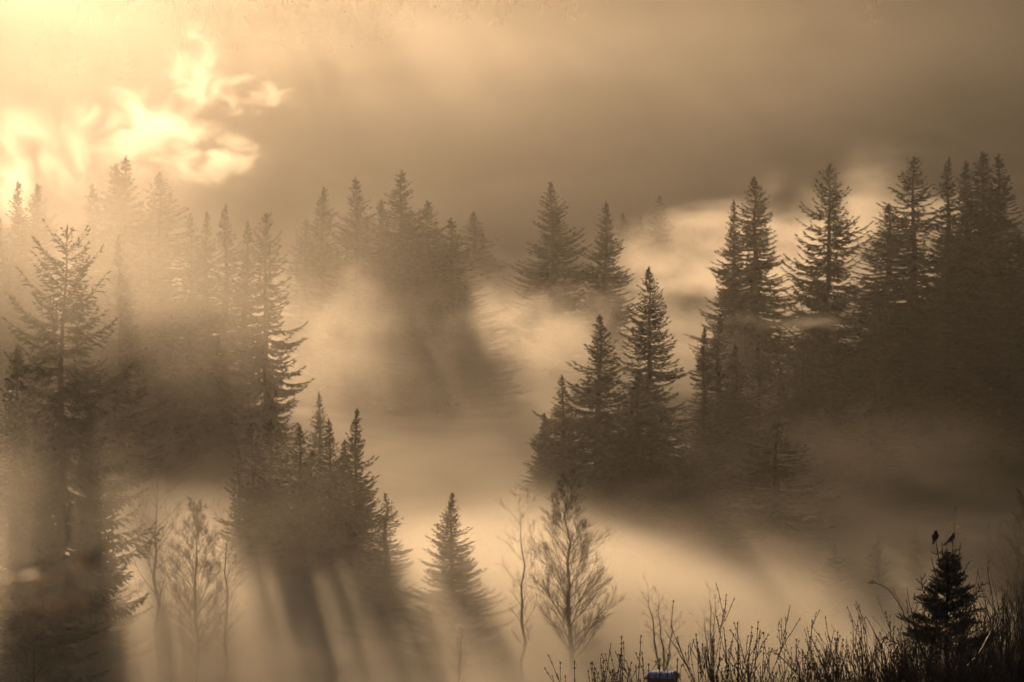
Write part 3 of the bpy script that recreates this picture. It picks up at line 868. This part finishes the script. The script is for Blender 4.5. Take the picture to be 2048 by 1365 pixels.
def fog(label, px, py, Y, radii, dens, nscale=(30, 60, 14), lo=.42, hi=.62, ridge=False, detail=2.5, erode=.32, seed=0.0, rot=0.0, step=1.5, distort=.6):
    m, nt, N, L = new_mat('fog_air')
    out = N.new('ShaderNodeOutputMaterial'); pv = N.new('ShaderNodeVolumePrincipled')
    pv.inputs['Color'].default_value = (.97, .95, .88, 1)
    pv.inputs['Anisotropy'].default_value = G
    tc = N.new('ShaderNodeTexCoord'); geo = N.new('ShaderNodeNewGeometry')
    ln = N.new('ShaderNodeVectorMath'); ln.operation = 'LENGTH'; L.new(tc.outputs['Object'], ln.inputs[0])
    mr = N.new('ShaderNodeMapRange'); mr.interpolation_type = 'SMOOTHSTEP'
    mr.inputs[1].default_value = 0.1; mr.inputs[2].default_value = 1.0; mr.inputs[3].default_value = 1.0; mr.inputs[4].default_value = 0.0
    L.new(ln.outputs['Value'], mr.inputs[0])
    mp = N.new('ShaderNodeMapping'); mp.inputs['Scale'].default_value = tuple(1 / s for s in nscale); mp.inputs['Location'].default_value = (seed, seed * 1.7, seed * .6)
    L.new(geo.outputs['Position'], mp.inputs['Vector'])
    nz = N.new('ShaderNodeTexNoise'); nz.inputs['Scale'].default_value = 1.0; nz.inputs['Detail'].default_value = detail
    nz.inputs['Roughness'].default_value = .62; nz.inputs['Distortion'].default_value = distort
    L.new(mp.outputs[0], nz.inputs['Vector'])
    m2 = N.new('ShaderNodeMapRange'); m2.interpolation_type = 'SMOOTHSTEP'
    m2.inputs[1].default_value = lo; m2.inputs[2].default_value = hi
    # the fog edge erodes the noise threshold
    sub = N.new('ShaderNodeMath'); sub.operation = 'MULTIPLY_ADD'
    nval = nz.outputs['Fac']
    if ridge:                      # filaments along the 0.5 level of the noise
        a_ = N.new('ShaderNodeMath'); a_.operation = 'SUBTRACT'; L.new(nval, a_.inputs[0]); a_.inputs[1].default_value = .5
        b_ = N.new('ShaderNodeMath'); b_.operation = 'ABSOLUTE'; L.new(a_.outputs[0], b_.inputs[0])
        c_ = N.new('ShaderNodeMath'); c_.operation = 'MULTIPLY_ADD'; L.new(b_.outputs[0], c_.inputs[0]); c_.inputs[1].default_value = -4.0; c_.inputs[2].default_value = .8
        nval = c_.outputs[0]
    L.new(mr.outputs[0], sub.inputs[0]); sub.inputs[1].default_value = erode; L.new(nval, sub.inputs[2])
    s2 = N.new('ShaderNodeMath'); s2.operation = 'SUBTRACT'; L.new(sub.outputs[0], s2.inputs[0]); s2.inputs[1].default_value = erode * .72
    L.new(s2.outputs[0], m2.inputs[0])
    mu = N.new('ShaderNodeMath'); mu.operation = 'MULTIPLY'; L.new(m2.outputs[0], mu.inputs[0]); L.new(mr.outputs[0], mu.inputs[1])
    md = N.new('ShaderNodeMath'); md.operation = 'MULTIPLY'; L.new(mu.outputs[0], md.inputs[0]); md.inputs[1].default_value = dens
    L.new(md.outputs[0], pv.inputs['Density'])
    L.new(pv.outputs[0], out.inputs['Volume'])
    m.cycles.volume_step_rate = step
    mb = MB(); mb.ball((0, 0, 0), 1.0, 24, 14)
    o = link('fog', mb.mesh('fog', m)); o.location = at(px, py, Y); o.scale = radii; o.rotation_euler = (0, 0, rot)
    tag(o, label, 'fog', 'fog banks drifting through the valley', 'stuff')
    return o

haze()

def fog_layer(label, x0, x1, y0, y1, za, zb, dens, thick, amp, nscale, seed, step=.4, patch=.0, tilt=0.0):
    """flat fog filling a hollow: its top runs from height za at y0 to zb at y1, uneven by amp"""
    m, nt, N, L = new_mat('fog_air')
    out = N.new('ShaderNodeOutputMaterial'); pv = N.new('ShaderNodeVolumePrincipled')
    pv.inputs['Color'].default_value = (.97, .95, .88, 1); pv.inputs['Anisotropy'].default_value = G
    def math_(op, a, b=None, c=None):
        n = N.new('ShaderNodeMath'); n.operation = op
        for k, q in enumerate((a, b, c)):
            if q is None: continue
            if isinstance(q, (int, float)): n.inputs[k].default_value = q
            else: L.new(q, n.inputs[k])
        return n.outputs[0]
    def smooth(v, a, b, p, q):
        n = N.new('ShaderNodeMapRange'); n.interpolation_type = 'SMOOTHSTEP'
        for k, t in enumerate((a, b, p, q)): n.inputs[k + 1].default_value = t
        L.new(v, n.inputs[0]); return n.outputs[0]
    geo = N.new('ShaderNodeNewGeometry'); sp = N.new('ShaderNodeSeparateXYZ'); L.new(geo.outputs['Position'], sp.inputs[0])
    mp = N.new('ShaderNodeMapping'); mp.inputs['Scale'].default_value = tuple(1 / q for q in nscale); mp.inputs['Location'].default_value = (seed, seed * 1.3, seed * .7)
    L.new(geo.outputs['Position'], mp.inputs['Vector'])
    nz = N.new('ShaderNodeTexNoise'); nz.inputs['Scale'].default_value = 1; nz.inputs['Detail'].default_value = 2.5
    L.new(mp.outputs[0], nz.inputs['Vector'])
    k = (zb - za) / (y1 - y0)
    top = math_('MULTIPLY_ADD', sp.outputs['Y'], k, za - k * y0)
    top = math_('ADD', top, math_('MULTIPLY_ADD', nz.outputs['Fac'], 2 * amp, -amp))
    if tilt: top = math_('SUBTRACT', top, math_('MULTIPLY', math_('MAXIMUM', math_('SUBTRACT', sp.outputs['X'], 4.0), 0.0), tilt))
    d = math_('SUBTRACT', top, sp.outputs['Z'])
    den = smooth(d, -thick, thick, 0.0, 1.0)
    if patch: den = math_('MULTIPLY', den, smooth(nz.outputs['Fac'], .5 - .16, .5 + .12, 1 - patch, 1.0))
    ed = min(55.0, (y1 - y0) * .3)
    den = math_('MULTIPLY', den, smooth(sp.outputs['Y'], y1 - ed, y1, 1.0, 0.0))
    den = math_('MULTIPLY', den, smooth(sp.outputs['Y'], y0, y0 + ed, 0.0, 1.0))
    den = math_('MULTIPLY', den, smooth(sp.outputs['X'], x0, x0 + 25, 0.0, 1.0))
    den = math_('MULTIPLY', den, smooth(sp.outputs['X'], x1 - 25, x1, 1.0, 0.0))
    L.new(math_('MULTIPLY', den, dens), pv.inputs['Density']); L.new(pv.outputs[0], out.inputs['Volume'])
    m.cycles.volume_step_rate = step
    z1 = max(za, zb) + amp + thick
    mb = MB()
    p = [Vector(q) for q in ((x0, y0, -47), (x1, y0, -47), (x1, y1, -47), (x0, y1, -47), (x0, y0, z1), (x1, y0, z1), (x1, y1, z1), (x0, y1, z1))]
    mb.v = p; mb.f = [(0, 3, 2, 1), (4, 5, 6, 7), (0, 1, 5, 4), (1, 2, 6, 5), (2, 3, 7, 6), (3, 0, 4, 7)]
    o = link('fog', mb.mesh('fog', m)); tag(o, label, 'fog', 'fog banks drifting through the valley', 'stuff')

fog_layer('thick sunlit fog lying over the near valley floor, striped by tree shadows', -85, 85, 165, 310, -38.5, -26.5, .085, 3.2, 3.6, (24, 36, 10), 1.3, patch=.45, tilt=.25, step=.6)
fog_layer('soft half shaded mist settled among the trees across the middle valley', -125, 125, 300, 620, -27, -12, .0045, 9.0, 9.0, (30, 50, 12), 37.7, patch=.75, tilt=.16, step=.5)
# (label, px, py, Y, radii, density)
fog('fog layer behind the front clump of spruces', 860, 960, 350, (50, 36, 12), .008, (26, 40, 7), lo=.38, hi=.68, seed=2.2)
fog('bright fog wedge in the gap below the pale middle spruces', 690, 690, 455, (30, 30, 22), .02, (11, 26, 10), lo=.32, hi=.74, distort=.15, detail=4, seed=3.1)
fog('glowing fog puff left of the brown hump', 1080, 665, 440, (24, 26, 15), .032, (9, 24, 7), lo=.32, hi=.74, distort=.15, detail=4, seed=6.1)
fog('long bright fog bank behind the brown hump', 1440, 550, 560, (38, 40, 26), .05, (17, 36, 8), lo=.32, hi=.74, distort=.15, detail=4, seed=4.7)
fog('bright fog behind the free standing spruce and the dark mass', 1750, 510, 505, (42, 30, 25), .06, (15, 36, 8), lo=.32, hi=.74, distort=.15, detail=4, seed=8.4)
fog('trail of bright fog drifting low in front of the free standing spruce', 1600, 640, 405, (17, 10, 3.2), .03, (9, 9, 2.2), lo=.42, hi=.68, seed=41.4)
fog('wide pale mist hanging before the far hillside', 1000, 330, 760, (200, 80, 50), .0009, (120, 90, 60), lo=.2, hi=.7, erode=.16, seed=9.1)
fog('shaded mist clinging to the far wooded slope', 1150, 230, 1000, (280, 130, 75), .0032, (90, 90, 40), lo=.2, hi=.75, erode=.2, seed=43.1)
fog('dazzling white fog bank at the left frame edge', 10, 335, 540, (18, 22, 20), .05, (8, 24, 10), lo=0.38, hi=0.70, seed=11.3, step=.8)
fog('bright upright fog plume beside the dazzling bank', 135, 320, 545, (10, 16, 17), .04, (5, 18, 9), lo=0.40, hi=0.72, seed=12.3, step=.8)
fog('white fog crest right above the twin-tipped spruces', 285, 265, 560, (24, 18, 17), .055, (8, 20, 6), lo=0.42, hi=0.72, seed=19.4, step=.8)
fog('bright torn fog at the right end of the white crest', 430, 310, 565, (18, 16, 13), .055, (6, 14, 5), lo=0.44, hi=0.70, seed=21.7, step=.8)
fog('curling bright wisp of fog rising to a point high on the left', 392, 150, 600, (12, 9, 18), .075, (5.5, 9, 6.5), lo=0.45, hi=0.71, detail=4, seed=13.9, step=.8, distort=1.2)
fog('torn arm of bright wisp reaching right from the pointed one', 500, 195, 600, (17, 9, 11), .065, (7, 9, 3.2), lo=0.46, hi=0.71, detail=4, seed=15.1, step=.8, distort=1.2)
fog('thin luminous veil in front of the pale left group', 300, 540, 325, (46, 50, 27), .0075, (40, 50, 20), lo=.25, hi=.75, erode=.25, seed=23.1)
fog('broad luminous mist behind the left treetops', 150, 120, 680, (75, 60, 48), .0048, (60, 60, 35), lo=.2, hi=.75, erode=.2, seed=27.1)
fog('added thin mist imitating lens glare over the huge old spruce', 100, 560, 186, (17, 30, 9), .0055, (20, 25, 9), lo=.25, hi=.7, erode=.25, seed=31.1)  # added mist washes out the tree as lens flare would
fog('added mist imitating lens veil at the foot of the huge old spruce', 55, 1090, 196, (17, 22, 14), .03, (14, 20, 8), lo=.25, hi=.7, erode=.25, seed=33.1)  # added mist mutes the low boughs in place of lens veil
fog('thin glowing veil before the single misty spruce and the birch', 1010, 1090, 222, (27, 18, 9), .011, (14, 18, 6), lo=.3, hi=.7, erode=.28, seed=35.1)
fog('thin glowing veil before the leafless trees left of the front clump', 370, 1090, 222, (19, 16, 9), .009, (14, 18, 6), lo=.3, hi=.7, erode=.28, seed=51.1)
fog('thin veil of lit mist before the front clump', 620, 985, 235, (22, 14, 9), .0045, (14, 18, 6), lo=.3, hi=.7, erode=.28, seed=53.1)
fog('shaded mist gathered at the foot of the dark right mass', 1650, 930, 325, (46, 26, 12), .0035, (22, 24, 8), lo=.3, hi=.7, erode=.28, seed=57.1)
fog('thin mist among the saplings in the lower right', 1800, 1100, 245, (40, 38, 13), .006, (30, 30, 9), lo=.35, hi=.7, erode=.3, seed=17.2)

# ------------------------------------------------------------------ light
w = bpy.data.worlds.new('World'); scn.world = w; w.use_nodes = True
nt = w.node_tree; bg = nt.nodes['Background']
sky = nt.nodes.new('ShaderNodeTexSky'); sky.sky_type = 'NISHITA'; sky.sun_disc = False
sky.sun_elevation = SUN_EL; sky.sun_rotation = SUN_AZ
sky.air_density = 1.0; sky.dust_density = 3.0; sky.ozone_density = 1.0
nt.links.new(sky.outputs[0], bg.inputs['Color']); bg.inputs["Strength"].default_value = 0.06

sl = bpy.data.lights.new('sun', 'SUN'); sl.energy = 5.0; sl.angle = rad(.5); sl.color = (1.0, .65, .37)
so = link('sun', sl)
sd = Vector((math.sin(SUN_AZ) * math.cos(SUN_EL), math.cos(SUN_AZ) * math.cos(SUN_EL), math.sin(SUN_EL)))
so.rotation_euler = sd.to_track_quat('Z', 'Y').to_euler(); so.location = sd * 300

cam = bpy.data.cameras.new('camera'); cam.sensor_width = 36; cam.lens = FOC / 2048 * 36; cam.clip_start = .1; cam.clip_end = 6000
cam.dof.use_dof = True; cam.dof.focus_distance = 32; cam.dof.aperture_fstop = 6.3
co = link('camera', cam); co.location = (0, 0, 0); co.rotation_euler = (math.pi / 2 - PITCH, 0, 0)
scn.camera = co

# ------------------------------------------------------------------ render settings
c = scn.cycles
c.max_bounces = 4; c.diffuse_bounces = 1; c.glossy_bounces = 1; c.transmission_bounces = 2; c.volume_bounces = 1; c.transparent_max_bounces = 64
c.volume_step_rate = 2.0; c.volume_max_steps = 256
c.use_denoising = True
try: c.denoiser = 'OPENIMAGEDENOISE'
except Exception: pass
c.use_adaptive_sampling = True; c.adaptive_threshold = .12; c.adaptive_min_samples = 20
c.sample_clamp_indirect = 4; c.sample_clamp_direct = 0
vs = scn.view_settings
vs.view_transform = 'Standard'; vs.look = 'None'; vs.gamma = 1; vs.use_curve_mapping = False; vs.exposure = -0.64
